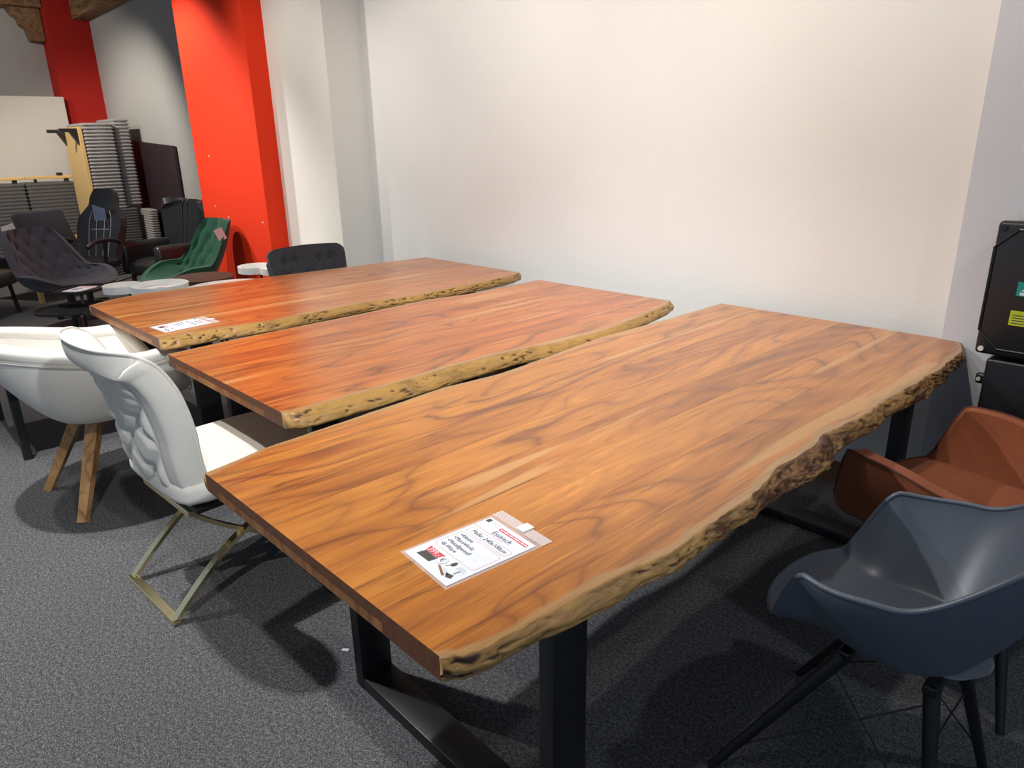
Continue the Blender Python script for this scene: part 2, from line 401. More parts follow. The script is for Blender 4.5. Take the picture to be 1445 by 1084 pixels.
def text_mesh(body, size, align='LEFT', shear=0.0, extrude=0.0):
    cu = bpy.data.curves.new('txt', 'FONT'); cu.body = body; cu.size = size; cu.align_x = align; cu.shear = shear
    cu.resolution_u = 3
    o = bpy.data.objects.new('txt', cu); C.objects.link(o); bpy.context.view_layer.update()
    dg = bpy.context.evaluated_depsgraph_get(); me = bpy.data.meshes.new_from_object(o.evaluated_get(dg))
    C.objects.unlink(o); bpy.data.objects.remove(o); me.materials.clear(); return me

# ------------------------------------------------------------------ structure
def struct(name, mb, mat, parent=None, **k):
    o = mb.build(name, mat, parent, **k)
    if parent is None: o['kind'] = 'structure'
    return o
ZC = 3.45
struct('floor', MB().box(-11, 4.2, -4.4, 2.7, -0.1, 0), M_carpet)
struct('wall_back', MB().box(-3.17, 0.95, 2.56, 2.76, 0, ZC), M_wall)
struct('wall_cream_pier', MB().box(-4.07, -3.17, 2.26, 2.76, 0, ZC), M_wallcream)
rp = struct('wall_red_pier', MB().box(-5.45, -4.07, 2.10, 2.76, 0, ZC), M_redwall)
for x, z in ((-5.145, .985), (-4.87, .90), (-4.17, .90), (-5.118, 1.428)):
    MB().tube([(x, 2.102, z), (x, 2.097, z)], .007, 10).build('wall_plug', M_white, rp)
struct('wall_grey', MB().box(-9.7, -5.45, 2.56, 2.76, 0, ZC), M_grey)
struct('wall_right_pier', MB().box(0.885, 4.2, 2.46, 2.76, 0, ZC), M_wallshaded)
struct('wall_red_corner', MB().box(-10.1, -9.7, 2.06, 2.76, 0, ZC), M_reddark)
struct('wall_left', MB().box(-10.3, -10.1, -4.4, 2.76, 0, ZC), M_grey)
struct('ceiling', MB().box(-10.3, 4.2, -4.4, 2.76, ZC, ZC+.1), M_ceil)
struct('baseboard_back', MB().box(-3.165, 0.88, 2.54, 2.56, 0, 0.10), M_skirt)
struct('trim_1', MB().box(-9.7, -5.5, 2.36, 2.545, 3.10, 3.45), M_beam)
struct('trim_2', MB().box(-10.1, -9.75, -4.4, 2.05, 3.22, 3.34), M_beam)
struct('trim_3', MB().box(-10.1, -9.82, -4.4, 2.05, 3.36, 3.45), M_beam)
# carved timber bracket under the left beam
br = [(1.70, 3.22), (1.74, 3.14), (1.80, 3.10), (1.81, 3.03), (1.87, 2.98), (1.90, 2.84), (2.05, 2.84), (2.05, 3.22)]
mbk = MB(); nb = len(br)
mbk.add([(-10.1, y, z) for y, z in br]+[(-9.9, y, z) for y, z in br], [(k, (k+1) % nb, nb+(k+1) % nb, nb+k) for k in range(nb)]+[tuple(range(nb)), tuple(reversed(range(nb, 2*nb)))])
struct('trim_4', mbk, M_beam)

# ------------------------------------------------------------------ dining tables
ZT, ZB, ZI = 0.76, 0.712, 0.737
def dining_table(label, left, right, bot_out, seams, near, far, Mw, Ml, rough, pits, seed, frame):
    """left/right: lists (y, x) of the top outline; near/far: (y at left, y at right)"""
    rs = random.Random(seed)
    root = thing('dining_table', label, 'table', ((left[0][1]+right[0][1])/2, (near[0]+far[0])/2, 0), 0, 'live-edge dining tables')
    ox, oy = root.location.x, root.location.y
    yl0, yl1, yr0, yr1 = near[0], far[0], near[1], far[1]
    xL0, xR0 = left[0][1], right[0][1]
    def yend(x, e):
        f = max(0, min(1, (x-xL0)/(xR0-xL0))); return (yl0+(yr0-yl0)*f) if e == 0 else (yl1+(yr1-yl1)*f)
    NY = 420
    S = [i/NY for i in range(NY+1)]
    def curve(pts, s, e0, e1, sd, amp):
        y = e0+(e1-e0)*s
        x = lerp_list(pts, y)
        # soften the polyline a little and add small irregularity
        x = (x+lerp_list(pts, y-.02)+lerp_list(pts, y+.02))/3
        x += amp*noise.noise(Vector((y*9, sd, 0)))+amp*.5*noise.noise(Vector((y*31, sd+5, 0)))
        return x, y
    def mk_plank(name, cols, ys_fn, zb, live, Mtop, ns):
        """cols(s) -> (x0, x1); live: -1 left live, 1 right live, 0 none"""
        g = 0.0005; v = []; f = []; uvd = []
        for s in ns:
            x0, x1 = cols(s)
            for (x, z, xe) in ((x0, zb, x0), (x0, ZT-g, x0), (x0+g, ZT, x0), (x1-g, ZT, x1), (x1, ZT-g, x1), (x1, zb, x1)):
                y = ys_fn(xe, s); v.append((x-ox, y-oy, z))
                d = 1.0 if live == 0 else ((x1-x) if live > 0 else (x-x0)); uvd.append((d, y))
        n = 6
        for i in range(len(ns)-1):
            for k in range(n): f.append((i*n+k, i*n+(k+1) % n, (i+1)*n+(k+1) % n, (i+1)*n+k))
        f.append(tuple(range(n))); f.append(tuple(reversed(range((len(ns)-1)*n, len(ns)*n))))
        me = bpy.data.meshes.new(name); me.from_pydata(v, [], f)
        uvl = me.uv_layers.new(name='edge')
        for p in me.polygons:
            for li in p.loop_indices: uvl.data[li].uv = uvd[me.loops[li].vertex_index]
        bm = bmesh.new(); bm.from_mesh(me); bmesh.ops.recalc_face_normals(bm, faces=bm.faces[:]); bm.to_mesh(me); bm.free()
        me.materials.append(Mtop); me.materials.append(M_end)
        for p in me.polygons:
            if len(p.vertices) == 6: p.material_index = 1
        o = bpy.data.objects.new(name, me); C.objects.link(o); o.parent = root; return o
    xs = seams
    lin = [0, 1]
    ysn = lambda x, s: yend(x, 0)+(yend(x, 1)-yend(x, 0))*s
    # left live plank, inner planks, right live plank
    cl = lambda s: curve(left, s, yl0, yl1, seed+1, rough*.4)
    cr = lambda s: curve(right, s, yr0, yr1, seed+2, rough)
    mk_plank('plank', lambda s: (cl(s)[0], xs[0]), ysn, ZB, -1, Mw, S[::3]+([1.0] if S[::3][-1] != 1 else []))
    for a, b in zip(xs, xs[1:]):
        mk_plank('plank', lambda s: (a, b), ysn, ZI, 0, Mw, lin)
    # the right live plank: its y runs with the edge curve
    mk_plank('plank', lambda s: (xs[-1], cr(s)[0]), ysn, ZB, 1, Mw, S)
    # thickening battens under both ends
    for e in (0, 1):
        x = xs[0]; k = 0
        cuts = [xs[0]+(xs[-1]-xs[0])*q for q in (0, .34+.1*e, .72, 1)]
        for a, b in zip(cuts, cuts[1:]):
            y0 = yend((a+b)/2, e); d = .0008 if e == 0 else -.0008
            sk = (yend(b, e)-yend(a, e))
            mb = MB(); ys = (y0+d, y0+(.09 if e == 0 else -.09))
            v = [(xx-ox, yy-oy+(sk*(xx-(a+b)/2)/(b-a)), zz) for zz in (ZB, ZI-.0004) for yy in ys for xx in (a, b-.0006)]
            mb.add(v, [(0, 2, 3, 1), (4, 5, 7, 6), (0, 1, 5, 4), (2, 6, 7, 3), (0, 4, 6, 2), (1, 3, 7, 5)])
            mb.build('edge_batten', M_batten, root)
    # live edges: a dense relief strip from the top outline down to the underside
    for side, cv in ((1, cr), (-1, cl)):
        hi = side > 0
        nt = 16 if hi else 6; ny = 900 if hi else 140
        ptl = []
        if hi:
            for k in range(pits):
                yc = rs.random()
                cluster = noise.noise(Vector((yc*6, seed*3.1, 0)))
                if cluster < -.12 and rs.random() < .75: continue
                if rough > .005 and yc < .28 and rs.random() < .65: continue
                ptl.append((yc*(yr1-yr0)+yr0, rs.uniform(.12, .85), rs.uniform(.008, .030), rs.uniform(.035, .10), rs.uniform(.4, 1.0), rs.uniform(-.7, .7)))
        py = np.array([q[0] for q in ptl]); pt = np.array([q[1] for q in ptl]); pa = np.array([q[2] for q in ptl]); pb = np.array([q[3] for q in ptl]); pd = np.array([q[4] for q in ptl]); pk = np.array([q[5] for q in ptl])
        v = []; col = []; brk = []
        burl = hi and rough > .005
        e0, e1 = (yr0, yr1) if hi else (yl0, yl1)
        for i in range(ny+1):
            s = i/ny; x, y = cv(s)
            xt = x; out = lerp_list(bot_out, y) if hi else .01
            for j in range(nt+1):
                t = j/nt
                px = xt+side*(out*t**.8 + .010*math.sin(PI*min(1, t*1.02)))
                if t > .8: px -= side*.012*((t-.8)/.2)**2
                yy = ysn(xt, s)
                env = sstep(0, .14, t)*(1-.3*sstep(.9, 1, t))
                d = 0; pit = 0; rk = rough*((.30+.70*sstep(.30, .95, y)) if burl else 1.0)
                if hi:
                    q = Vector((y*9, t*1.6, seed)); 
                    d += rk*1.2*noise.fractal(q, 1.0, 2.0, 4)
                    q2 = Vector((y*20+2*t, t*4.2, seed+9)); r = noise.noise(q2+Vector((0, noise.noise(q)*1.2, 0)))
                    d += rk*.55*(1-abs(r)*2)-.3*rk
                    if len(ptl):
                        dy = y-py; dt = t-pt-dy*pk*6
                        m = (np.abs(dy) < pa*2.2)
                        if m.any():
                            g = np.exp(-((dy[m]/pa[m])**2+(dt[m]/pb[m])**2)*1.6)*pd[m]
                            pit = float(min(1, g.max()*1.15)); d -= .009*pit
                    if burl: pit = max(pit, sstep(.10, .03, y)*(.55+.9*noise.noise(Vector((y*40, t*3, 2)))))
                px += side*d*env
                v.append((px-ox, yy-oy, ZT-(ZT-ZB)*t)); col.append(sstep(.45, .85, pit)*env); brk.append(sstep(.30, .95, y) if burl else 0.0)
        f = []
        n1 = nt+1
        for i in range(ny):
            for j in range(nt): f.append((i*n1+j, (i+1)*n1+j, (i+1)*n1+j+1, i*n1+j+1))
        # close the back so that the strip is a solid
        b = len(v)
        for i in range(ny+1):
            s = i/ny; x, y = cv(s); v.append((x-side*.004-ox, ysn(x, s)-oy, ZB)); col.append(0); brk.append(0.0)
        for i in range(ny):
            f.append((i*n1+nt, (i+1)*n1+nt, b+i+1, b+i)); f.append((b+i, b+i+1, (i+1)*n1, i*n1))
        f.append(tuple([j for j in range(n1)]+[b])); f.append(tuple([b+ny]+[ny*n1+j for j in reversed(range(n1))]))
        me = bpy.data.meshes.new('live_edge'); me.from_pydata(v, [], f)
        a = me.attributes.new('pit', 'FLOAT', 'POINT'); a.data.foreach_set('value', col)
        a = me.attributes.new('bark', 'FLOAT', 'POINT'); a.data.foreach_set('value', brk)
        bm = bmesh.new(); bm.from_mesh(me); bmesh.ops.recalc_face_normals(bm, faces=bm.faces[:]); bm.to_mesh(me); bm.free()
        o = link('live_edge', me, Ml, root, True)
        if hi: o['label'] = 'rough ochre live edge with dark pits'
    # black steel frames
    fx0, fx1, fys = frame
    for fy in fys:
        mb = MB(); q = .04
        mb.rbox(fx0-ox, fx0+q-ox, fy-oy, fy+.10-oy, 0.0, ZI-.012, .003, 2)
        mb.rbox(fx1-q-ox, fx1-ox, fy-oy, fy+.10-oy, 0.0, ZI-.012, .003, 2)
        mb.rbox(fx0+.001-ox, fx1-.001-ox, fy+.001-oy, fy+.099-oy, 0.0, q, .003, 2)
        mb.box(fx0-ox, fx1-ox, fy-oy, fy+.10-oy, ZI-.012, ZI)
        mb.build('leg_frame', M_black, root, autosmooth=40)
    return root

t3l = [(-0.008, 0.041), (0.176, 0.0), (0.465, -0.02), (0.784, -0.045), (1.005, -0.02), (1.153, -0.03), (1.424, -0.061), (1.621, -0.077), (2.011, -0.063), (2.457, -0.06)]
t3r = [(0.0, 0.955), (0.006, 0.97), (0.05, 0.989), (0.158, 1.0), (0.302, 1.012), (0.376, 1.017), (0.444, 1.030), (0.529, 1.037), (0.598, 1.033), (0.726, 1.031), (0.813, 1.031), (0.92, 1.012), (0.957, 1.002), (1.021, 0.996), (1.163, 1.004), (1.2, .995), (1.238, 0.984), (1.425, 1.002), (1.677, 0.995), (1.878, 1.003), (2.108, 1.005), (2.335, 0.991), (2.40, .975), (2.465, 0.941)]
t3b = [(0, .0), (.16, .004), (.25, .016), (.33, .02), (.44, .006), (.53, .006), (.6, .008), (.71, .014), (.88, .024), (1.02, .052), (1.15, .054), (1.295, .034), (1.5, .028), (1.84, .037), (2.25, .01), (2.46, .02)]
dining_table('long amber acacia dining table with the roughest burled live edge, beside the grey plastic chair',
             t3l, t3r, t3b, [.115, .24, .368, .50, .63, .80], (-.008, .0), (2.457, 2.47), M_wood3, M_live3, .0070, 620, 3, (.12, .925, (.29, 2.05)))
t2l = [(0.295, -1.126), (0.561, -1.150), (0.849, -1.155), (1.174, -1.160), (1.577, -1.18), (1.808, -1.13), (2.314, -1.138)]
t2r = [(0.314, -0.225), (0.326, -0.195), (0.464, -0.193), (0.692, -0.199), (0.957, -0.208), (1.239, -0.195), (1.429, -0.150), (1.694, -0.143), (1.949, -0.18), (2.25, -.235), (2.338, -0.27)]
t2b = [(.3, .03), (.4, .05), (.9, .06), (1.3, .04), (1.7, .03), (2.3, .02)]
dining_table('bare reddish acacia live-edge dining table with no sign, standing between two others',
             t2l, t2r, t2b, [-1.06, -.93, -.80, -.66, -.53, -.42, -.335], (.295, .314), (2.314, 2.345), M_wood2, M_live, .003, 90, 11, (-1.05, -.33, (.46, 2.0)))
t1l = [(0.328, -2.36), (0.424, -2.43), (0.623, -2.49), (0.881, -2.46), (1.36, -2.43), (1.919, -2.37), (2.4, -2.318)]
t1r = [(0.352, -1.41), (0.591, -1.40), (0.737, -1.368), (0.867, -1.348), (1.087, -1.358), (1.308, -1.365), (1.563, -1.32), (1.782, -1.331), (2.139, -1.34), (2.32, -1.36), (2.42, -1.40)]
t1b = [(.3, .06), (.6, .05), (1.0, .03), (1.5, .02), (2.4, .01)]
dining_table('orange acacia live-edge dining table with a price sign, beside the dark tufted velvet chair',
             t1l, t1r, t1b, [-2.28, -2.13, -1.99, -1.85, -1.72, -1.60, -1.50], (.328, .352), (2.40, 2.41), M_wood1, M_live, .003, 150, 23, (-2.24, -1.50, (.50, 2.05)))

# ------------------------------------------------------------------ price signs
def rr_outline(x0, x1, y0, y1, r, wd):
    def loop(d):
        o = []; 
        for cx, cy, a0 in ((x1-r, y1-r, 0), (x0+r, y1-r, 90), (x0+r, y0+r, 180), (x1-r, y0+r, 270)):
            for k in range(7):
                a = math.radians(a0+15*k); o.append((cx+(r-d)*math.cos(a), cy+(r-d)*math.sin(a)))
        return o
    A = loop(0); B = loop(wd); n = len(A)
    return [(x, y, 0) for x, y in A+B], [(k, (k+1) % n, n+(k+1) % n, n+k) for k in range(n)]
TXT = {}
def flat(mb, name, mat, parent, z):
    o = mb.build(name, mat, parent); o.location.z = z; return o
def poly(*pts): return MB().add([(x, y, 0) for x, y in pts], [tuple(range(len(pts)))])
def price_sign(label, loc, rz, full=True):
    r = thing('price_sign', label, 'sign', loc, rz, 'price signs on the dining tables')
    W, H = .148, .208
    mb = MB().rbox(-.0815, .0815, -.125, .097, 0.0, .0006, .0002, 1)
    mb.build('sleeve_back', M_sleeve, r)
    pp = MB().rbox(-W/2, W/2, -.119, -.119+H, .0008, .0014, .00025, 1).build('paper', M_paper, r)
    hd = MB().rbox(-.0815, .0815, .0975, .125, 0.0004, .0016, .0003, 1).build('header_strip', M_hatch, r)
    hook = MB().rbox(-.004, .020, .100, .130, .0018, .0045, .001, 2).build('hanging_hook', M_clip, r)
    z = .0017; X = lambda m: -W/2+m/1000; Y = lambda m: -.119+m/1000
    # print on the paper
    def pr(mb, name, mat, dz=0): 
        o = mb.build(name, mat, pp); o.location.z = z+dz; return o
    def tx(body, x, y, size, mat, name='lettering', sh=0.0, al='LEFT'):
        key = (body, size, sh, al)
        if key not in TXT: TXT[key] = text_mesh(body, size, al, sh)
        me = TXT[key].copy(); me.materials.append(mat)
        o = bpy.data.objects.new(name, me); C.objects.link(o); o.parent = pp; o.location = (X(x), Y(y), z+.0002); return o
    pr(poly((X(4), Y(191)), (X(15), Y(191)), (X(15), Y(203)), (X(4), Y(203))), 'logo_block', M_grey_print)
    for a, b, c, d in ((19, 199, 26, 203), (27, 195, 33, 199), (36, 198, 46, 203), (34, 191, 44, 194)):
        pr(poly((X(a), Y(b)), (X(c), Y(b)), (X(c), Y(d)), (X(a), Y(d))), 'logo_mark', M_ltgrey_print)
    pr(poly((X(52), Y(188)), (X(139), Y(188)), (X(139), Y(197)), (X(52), Y(197))), 'red_banner', M_red_print)
    q = 56
    for wd in (5, 3, 12, 2, 8, 4, 11, 3, 9, 8):
        pr(poly((X(q), Y(190.6)), (X(q+wd), Y(190.6)), (X(q+wd), Y(194.4)), (X(q), Y(194.4))), 'banner_mark', M_paper, .0002); q += wd+1.9
    pr(poly((X(0), Y(165)), (X(98), Y(165)), (X(98), Y(166)), (X(0), Y(166))), 'underline', M_pinkline)
    tx('Esstisch', 52, 169.5, .0185, M_text, sh=.1)
    v, f = rr_outline(X(8), X(140), Y(136), Y(158), .009, .0007); pr(MB().add(v, f), 'size_box', M_pinkline)
    tx('Maße: 240x100cm', 20, 142.5, .0150, M_text, sh=.1)
    v, f = rr_outline(X(8), X(140), Y(62), Y(131), .009, .0007); pr(MB().add(v, f), 'list_box', M_pinkline)
    for i, s in enumerate(('•Akazie', '•Massivholz', '•Metallgestell', '•B-Ware')):
        tx(s, 16, 117-i*15.5, .0140, M_text, sh=.1)
    for i in range(9):
        a = 78+(i % 5)*11; b = 96-(i//5)*19
        pr(poly((X(a), Y(b)), (X(a+2), Y(b)), (X(a+4+(i*3) % 3), Y(b+12)), (X(a+2+(i*3) % 3), Y(b+12))), 'faint_mark', plain_cache('faint', (.72, .75, .80)))
    pr(poly((X(20), Y(36)), (X(70), Y(36)), (X(66), Y(52)), (X(16), Y(52))), 'price_flag', M_red_print)
    pr(poly((X(18), Y(16)), (X(60), Y(18)), (X(62), Y(35.5)), (X(22), Y(35.5))), 'price_block', M_grey_print)
    tx('399,-', 20, 38.5, .0185, M_paper, sh=.05)
    cir = MB(); n = 24
    for rad, mt, nm, dz in ((.0125, M_ltgrey_print, 'coin_rim', .0003), (.0115, M_paper, 'coin', .0005)):
        pr(MB().add([(X(74)+rad*math.cos(2*PI*k/n), Y(40)+rad*math.sin(2*PI*k/n), 0) for k in range(n)], [tuple(range(n))]), nm, mt, dz)
    tx('€', 68.5, 34.5, .0165, M_text).location.z = z+.0008
    # little furniture pictures
    pr(poly((X(94), Y(44)), (X(103), Y(42)), (X(106), Y(50)), (X(101), Y(58)), (X(96), Y(55))), 'chair_picture', M_grey_print)
    pr(poly((X(92), Y(34)), (X(94), Y(34)), (X(99), Y(43)), (X(97), Y(43))), 'chair_picture', M_grey_print)
    pr(poly((X(112), Y(44)), (X(138), Y(44)), (X(132), Y(55)), (X(116), Y(55))), 'table_picture', M_ltgrey_print)
    pr(poly((X(124), Y(30)), (X(126), Y(30)), (X(128), Y(44)), (X(125), Y(44))), 'table_picture', M_text)
    pr(poly((X(80), Y(26)), (X(85), Y(28)), (X(118), Y(16)), (X(114), Y(11))), 'sofa_picture', M_brown_print)
    pr(poly((X(88), Y(29)), (X(106), Y(29)), (X(122), Y(20)), (X(116), Y(18))), 'sofa_picture', M_ltgrey_print)
    pr(poly((X(112), Y(24)), (X(130), Y(28)), (X(134), Y(18)), (X(122), Y(14))), 'sofa_picture', M_grey_print)
    return r
PC = {}
def plain_cache(n, c):
    if n not in PC: PC[n] = plain(n, c, .6, var=.01)
    return PC[n]
price_sign('white price sign in a clear sleeve on the table with the roughest live edge', (.762, .245, ZT+.0004), math.radians(-5))
price_sign('white price sign in a clear sleeve on the orange table by the dark velvet chair', (-1.57, .518, ZT+.0004), math.radians(6))

# ------------------------------------------------------------------ tub chairs
def tub(name, parent, mat, rx, ryf, ryb, h, zs, a=.72, t0=.45, q=2.2, pz=1.4, thick=.03, nexp=2.6, lean=.15, dish=.02, nphi=112, nt=30, tuft=None, yoff=0, plan=None):
    """bowl-like seat shell, facing local +Y; h(phi) rim height with phi = 0 at the front"""
    def plan_r(phi):
        sx, cy = math.sin(phi), math.cos(phi); ry = ryf if cy > 0 else ryb
        return 1.0/((abs(sx)/rx)**nexp+(abs(cy)/ry)**nexp)**(1/nexp)
    def f(u, t):
        phi = 2*PI*u; t = .03+.97*t
        if t < t0:
            rho = a*t/t0; z = zs-dish*(1-(t/t0)**2); k = 0
        else:
            s = (t-t0)/(1-t0); rho = a+(1-a)*(1-(1-s)**q); z = zs+(h(phi)-zs)*s**pz
        R = plan_r(phi)*rho
        back = max(0, -math.cos(phi))
        return (R*math.sin(phi), yoff+R*math.cos(phi)-lean*back*max(0, z-zs), z)
    mb, rim, rim_out = solid_grid(f, nphi, nt, thick, True, None if not tuft else (lambda u, v, p: tuft(u, v, p)))
    # caps for the small centre holes
    n1 = nt+1; K = nphi*n1
    mb.f.append(tuple(i*n1 for i in range(nphi))); mb.f.append(tuple(K+i*n1 for i in reversed(range(nphi))))
    mb.f = [q for q in mb.f if not (len(q) == 4 and set(x % n1 for x in q) == {0})]
    o = mb.build(name, mat, parent, autosmooth=50)
    return o, rim, rim_out

# --- cream armchair with wooden legs
r = thing('armchair', 'ivory tub armchair on splayed wooden legs, at the end of the orange table', 'chair', (-1.79, .19, 0), math.radians(4), 'chairs around the tables')
def h_cream(p):
    p = abs((p+PI) % (2*PI)-PI); d = math.degrees(p)
    return .475+.20*sstep(20, 60, d)+.13*sstep(70, 165, d)
o, rim, ro = tub('seat_shell', r, M_shellcream, .315, .29, .29, h_cream, .455, a=.66, thick=.05, lean=.35, q=1.7, pz=1.2)
MB().tube([p+Vector((0, 0, -.004)) for p in rim], .031, 14, True).build('rim_roll', M_shellcream, o, True)
MB().tube([p+(p-Vector((0, 0, p.z))).normalized()*.004+Vector((0, 0, -.03)) for p in ro], .0035, 6, True).build('piping', M_creamseam, o, True)
MB().rbox(-.13, .13, -.12, .14, .385, .405, .004, 2).build('mounting_plate', M_black, r)
for sx, sy in ((-1, -1), (1, -1), (-1, 1), (1, 1)):
    a = Vector((sx*.09, sy*.08, .39)); b = Vector((sx*.235, sy*.25, .0))
    ax = Vector((sx, sy, 0)).cross(Vector((0, 0, 1))).normalized()
    MB().sweep([a, a.lerp(b, .5), b], ax, .05, .045, [1.1, .9, .7]).build('leg', M_oak, r)

# --- high back chair with tufted back on a gold cross frame
r = thing('dining_chair', 'pale cream high-back chair with button-tufted back on a gold cross-leg frame', 'chair', (-.735, .0, 0), math.radians(3.5), 'chairs around the tables')
prof = catmull([(.22, .455, 0), (.165, .465, 0), (.125, .50, 0), (.108, .58, 0), (.10, .67, 0), (.082, .76, 0), (.058, .835, 0), (.018, .905, 0), (-.035, .945, 0), (-.085, .958, 0)], 8)
NP = len(prof)-1
def prof_at(t):
    k = t*NP; i = min(NP-1, int(k)); return prof[i].lerp(prof[i+1], k-i)
def halfw(t):  # half width along the profile, rounded at the top
    wv = .225+.055*sstep(.0, .75, t)
    return wv
def back_front(u, t):
    x = (2*u-1); p = prof_at(t)
    wv = halfw(t); top = 1-.10*max(0, (abs(x)-.45)/.55)**2.2     # rounded top corners
    p = prof_at(t*top); bow = .035*x*x
    return (x*wv*(1-.10*sstep(.9, 1, t)), p.x+bow, p.y)
BUT = []
for k, tt in enumerate((.27, .385, .50, .615, .73)):
    for x in ((-.34, .34) if k % 2 == 0 else (0.0,)): BUT.append((x, tt))
def back_thick(u, t):
    x = 2*u-1
    ex = max(0, 1-abs(x)); et = max(0, 1-t)
    rnd_ = min(1, ex/.16)*(2-min(1, ex/.16)) if ex < .16 else 1
    rnt_ = min(1, et/.07)*(2-min(1, et/.07)) if et < .07 else 1
    th = .022+.056*rnd_*rnt_
    inside = sstep(.66, .58, abs(x))*sstep(.86, .82, t)*sstep(.10, .16, t)
    d = 0
    if inside > 0:
        g = 0
        for bx, bt in BUT: g = max(g, math.exp(-(((x-bx)/.10)**2+((t-bt)/.032)**2)))
        fx = x/.34; ft = (t-.27)/.115
        fold = min(abs(math.sin(PI*(fx+ft+1)/4+PI/4)), abs(math.sin(PI*(fx-ft+1)/4+PI/4))) if False else min(abs(math.sin(PI*(fx-1+ft)/2)), abs(math.sin(PI*(fx-1-ft)/2)))
        d = inside*(.016*min(1, fold*1.4)-.020*g-.004)
    groove = math.exp(-((abs(x)-.66)/.014)**2)*sstep(.885, .87, t)*sstep(.05, .08, t)
    groove = max(groove, math.exp(-((t-.875)/.007)**2)*sstep(.69, .66, abs(x)))
    return th+d-.009*groove
def rev(f): return lambda u, t: f(1-u, t)
mb, rim, ro = solid_grid(rev(back_front), 110, 110, rev(back_thick))
bk = mb.build('backrest', M_cream, r, autosmooth=70)
edge = [Vector(back_front(0, t/40)) for t in range(4, 41)]+[Vector(back_front(u/24, 1)) for u in range(1, 24)]+[Vector(back_front(1, t/40)) for t in range(40, 3, -1)]
MB().tube([p+Vector((0, -.006, .002)) for p in edge], .0055, 8).build('piping', M_cream, bk, True)
# seam piping that frames the tufted rear panel
def rear_pt(x, t):
    u = (x+1)/2; e = .004
    a = Vector(back_front(u+e, t))-Vector(back_front(u-e, t)); b = Vector(back_front(u, min(1, t+e)))-Vector(back_front(u, max(0, t-e)))
    n = a.cross(b).normalized(); return Vector(back_front(u, t))+n*(back_thick(u, t)+.006)
sm = [rear_pt(-.66, t/60) for t in range(3, 53)]+[rear_pt(-.66+1.32*k/20, .875) for k in range(1, 20)]+[rear_pt(.66, t/60) for t in range(52, 2, -1)]
MB().tube(sm, .0035, 6).build('seam_piping', M_creamseam, bk, True)
for bx, bt in BUT:
    MB().rbox(-.011, .011, -.005, .005, -.011, .011, .004, 2, Matrix.Translation(rear_pt(bx, bt)+Vector((0, -.001, 0)))).build('button', M_creamseam, bk, True)
st = MB().rbox(-.25, .25, .07, .60, .405, .50, .035, 5, puff=.018)
st.build('seat', M_cream, r, True)
MB().rbox(-.235, .235, .10, .58, .378, .402, .008, 2).build('seat_base', M_black, r)
for sx in (-1, 1):
    x = sx*.185
    c1 = catmull([(x, -.01, .014), (x, .09, .11), (x, .20, .20), (x, .31, .26), (x, .45, .335), (x, .54, .368)], 6)
    c2 = catmull([(x*.92, .10, .368), (x*.92, .17, .305), (x*.92, .27, .235), (x*.92, .38, .17), (x*.92, .50, .09), (x*.92, .58, .014)], 6)
    MB().sweep(c1, (1, 0, 0), .030, .014).build('leg', M_gold, r)
    MB().sweep(c2, (1, 0, 0), .028, .014).build('leg', M_gold, r)
MB().rbox(-.20, .20, -.024, .006, .0, .022, .002, 1).build('foot_bar', M_gold, r)
MB().rbox(-.19, .19, .565, .595, .0, .022, .002, 1).build('foot_bar', M_gold, r)
MB().rbox(-.19, .19, .52, .55, .358, .378, .002, 1).build('cross_bar', M_gold, r)
MB().rbox(-.19, .19, .09, .12, .358, .378, .002, 1).build('cross_bar', M_gold, r)

# --- grey plastic shell chair
r = thing('shell_chair', 'slate grey plastic armchair shell on black rod legs, nearest the burled live edge', 'chair', (1.315, 1.015, 0), math.radians(90), 'chairs around the tables')
def h_grey(p):
    p = abs((p+PI) % (2*PI)-PI); d = math.degrees(p)
    return .485+.17*sstep(38, 64, d)+.02*sstep(70, 105, d)+.165*sstep(98, 142, d)+.03*sstep(140, 178, d)
o, rim, ro = tub('seat_shell', r, M_greyplastic, .272, .275, .25, h_grey, .468, a=.56, thick=.009, lean=.22, q=1.35, pz=1.05, nexp=2.3, dish=.015, nphi=160, nt=40)
MB().tube(rim, .0065, 8, True).build('rim_bead', M_greyplastic, o, True)
MB().disc((0, -.09), .06, .424, .450, 40, .085).build('underseat_pad', M_greypad, r, autosmooth=40)
hubs = MB()
MB().rbox(-.13, .13, .06, .09, .40, .425, .006, 2).build('seat_bracket', M_black, r)
MB().rbox(-.11, .11, -.11, -.08, .40, .425, .006, 2).build('seat_bracket', M_black, r)
ends = {}
for sx, sy in ((-1, 1), (1, 1), (-1, -1), (1, -1)):
    a = Vector((sx*.12 if sy > 0 else sx*.09, .075 if sy > 0 else -.095, .41)); b = Vector((sx*.235 if sy > 0 else sx*.20+.03, .31 if sy > 0 else -.17, .0)); ends[(sx, sy)] = (a, b)
    MB().tube([a, b], .013, 12, rs=[.017, .011]).build('leg', M_black, r, autosmooth=60)
def wire(k1, f1, k2, f2):
    a = ends[k1][0].lerp(ends[k1][1], f1); b = ends[k2][0].lerp(ends[k2][1], f2)
    MB().tube([a, b], .0022, 6).build('brace_wire', M_black, r)
wire((-1, 1), .08, (-1, -1), .8); wire((-1, -1), .08, (-1, 1), .8); wire((1, 1), .08, (1, -1), .8); wire((1, -1), .08, (1, 1), .8)
wire((-1, -1), .3, (1, -1), .3); wire((-1, 1), .5, (1, 1), .5)

